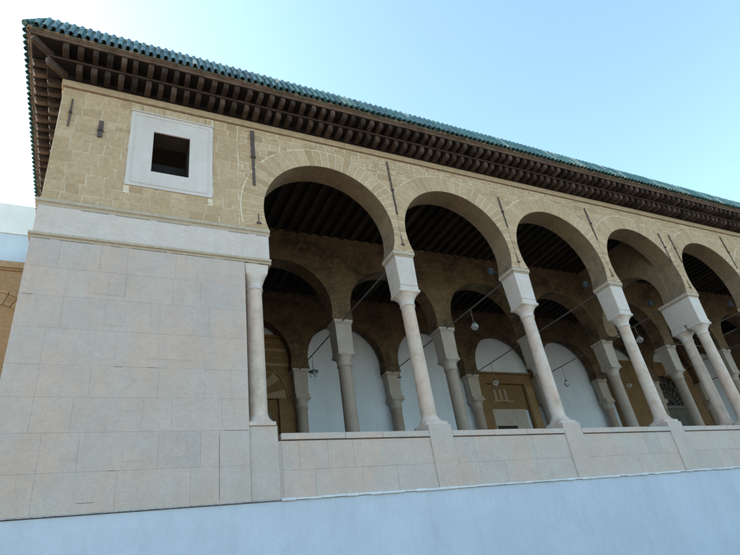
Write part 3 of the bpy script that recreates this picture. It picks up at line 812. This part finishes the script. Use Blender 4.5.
lantern('globe',16.09,2.25,6.60,6.10,'glass globe lantern between the third front column and the paired columns')
lantern('globe',16.02,5.8,6.60,5.9,'small dim glass globe lantern right of the third front column, far inside')
lantern('globe',19.42,5.8,6.60,5.9,'faint glass globe lantern deep in the shadow beside the paired columns')
# floodlights fixed behind the front piers
for i,(x,lb) in enumerate(((9.356,'second single front column'),(12.756,'third single front column'),(16.156,'paired front columns'),(19.556,'rightmost front pier at the picture edge'))):
    y=.62 if i!=2 else 1.15
    x-=.42; z=6.86
    r=empty('floodlight',(x,y,z)); tag(r,'small grey floodlight fixed behind the pier above the '+lb,'floodlight','floodlights behind the front piers')
    T=Matrix.Rotation(math.radians(18),4,'X')
    b=MB(); b.box(-.06,.06,-.04,.04,-.09,.09,.5,T); b.box(.06,.24,-.015,.015,-.02,.02,.5); o=b.build('housing',M['housing'],r,bevel=.012)
    b=MB(); b.box(-.05,.05,-.048,-.039,-.08,.08,.5,T); b.build('lens',M['lens'],r)

# ------------------------------------------------------------------ whitewashed street wall below
r=MB(); N=60
r.box(XL-.03,XEND+.5,-.02,.45,GROUND-.1,1.466)
o=r.build('street_wall',M['white']); tag(o,'smooth whitewashed street wall below the marble parapet and pier','wall')

# ------------------------------------------------------------------ neighbouring building at the far left
NY=8.4
nb=empty('neighbouring_building',(-8,NY,GROUND)); tag(nb,'white rendered building with brown stone lower wall behind the left corner','building')
def np_(mb,name,mat,parent=nb):
    o=mb.build(name,mat); o.parent=parent
    w=Vector((0,0,0)); q=parent
    while q is not None: w+=Vector(q.location); q=q.parent
    o.location=-w; return o
zt=.7348*(8.77+NY); zb=.668*(8.77+NY); zc=.6055*(8.77+NY)
b=MB(); b.box(-18,-1.3,NY,NY+6,zc,zb); np_(b,'upper_wall',M['nwhite'])
b=MB(); b.box(-18.0,-1.3,NY-.03,NY+6,zb,zt); np_(b,'roof_parapet',M['ncap'])
b=MB(); b.box(-18,-1.3,NY-.02,NY+6,GROUND,zc-.22,.5); sw=np_(b,'stone_wall',M['nstone'])
b=MB(); b.box(-18,-1.3,NY-.10,NY+1,zc-.22,zc-.001,.7); b.box(-18,-1.3,NY-.06,NY+1,zc-.30,zc-.222,.3); np_(b,'cornice',M['nstone'])
b=MB()
for k in range(4):
    cx=-3.1-k*3.2; ring(b,cx,zc-2.6,1.15,1.5,NY-.02,.05,17,[.2,.6,.4,.8]); ring(b,cx,zc-2.6,1.5,1.6,NY-.02,.09,17,[.8])
    b.box(cx-1.6,cx-1.15,NY-.07,NY-.021,GROUND,zc-2.6,.5); b.box(cx+1.15,cx+1.6,NY-.07,NY-.021,GROUND,zc-2.6,.5)
np_(b,'blind_arches',M['nstone'])

# ------------------------------------------------------------------ camera (solved from the photograph's vanishing points)
Rm=[[ 0.89816089,-0.41741634,-0.13809643],[0.10477717,0.50825279,-0.85481042],[0.42699973,0.75328793,0.50022847]]
cam=bpy.data.cameras.new('camera'); co=bpy.data.objects.new('camera',cam); col.objects.link(co)
X_=Vector(Rm[0]); Y_=-Vector(Rm[1]); Z_=-Vector(Rm[2])
mw=Matrix.Identity(4)
for i in range(3): mw[i][0]=X_[i]; mw[i][1]=Y_[i]; mw[i][2]=Z_[i]
mw[0][3],mw[1][3],mw[2][3]=0,-8.771,0
co.matrix_world=mw; cam.sensor_width=36; cam.lens=546.04/740*36; cam.clip_end=2000; cam.clip_start=.05
scene.camera=co

# ------------------------------------------------------------------ daylight
SUN_EL=math.radians(34); SUN_AZ=math.radians(-50)       # azimuth from +y towards +x: sun stands behind the building, to the left
w=bpy.data.worlds.new('World'); scene.world=w; w.use_nodes=True; nt=w.node_tree
bg=nt.nodes['Background']; sky=nt.nodes.new('ShaderNodeTexSky'); sky.sky_type='NISHITA'; sky.sun_disc=False
sky.sun_elevation=SUN_EL; sky.sun_rotation=SUN_AZ; sky.air_density=1.0; sky.dust_density=1.3; sky.ozone_density=.3
tint=nt.nodes.new('ShaderNodeMix'); tint.data_type='RGBA'; tint.blend_type='MULTIPLY'; tint.inputs[0].default_value=1; tint.inputs[7].default_value=(.97,1.075,1.0,1)
nt.links.new(sky.outputs[0],tint.inputs[6]); nt.links.new(tint.outputs[2],bg.inputs[0]); bg.inputs[1].default_value=.12
sl_=bpy.data.lights.new('sun','SUN'); sl_.energy=4.0; sl_.angle=math.radians(.5); sl_.color=(1,.93,.82)
so=bpy.data.objects.new('sun',sl_); col.objects.link(so)
d=Vector((math.sin(SUN_AZ)*math.cos(SUN_EL),math.cos(SUN_AZ)*math.cos(SUN_EL),math.sin(SUN_EL)))
so.rotation_euler=d.to_track_quat('Z','Y').to_euler(); so.location=(0,20,30)
vs=scene.view_settings; vs.view_transform='Standard'; vs.look='None'; vs.gamma=1; vs.use_curve_mapping=False; vs.exposure=2.08
scene.display_settings.display_device='sRGB'
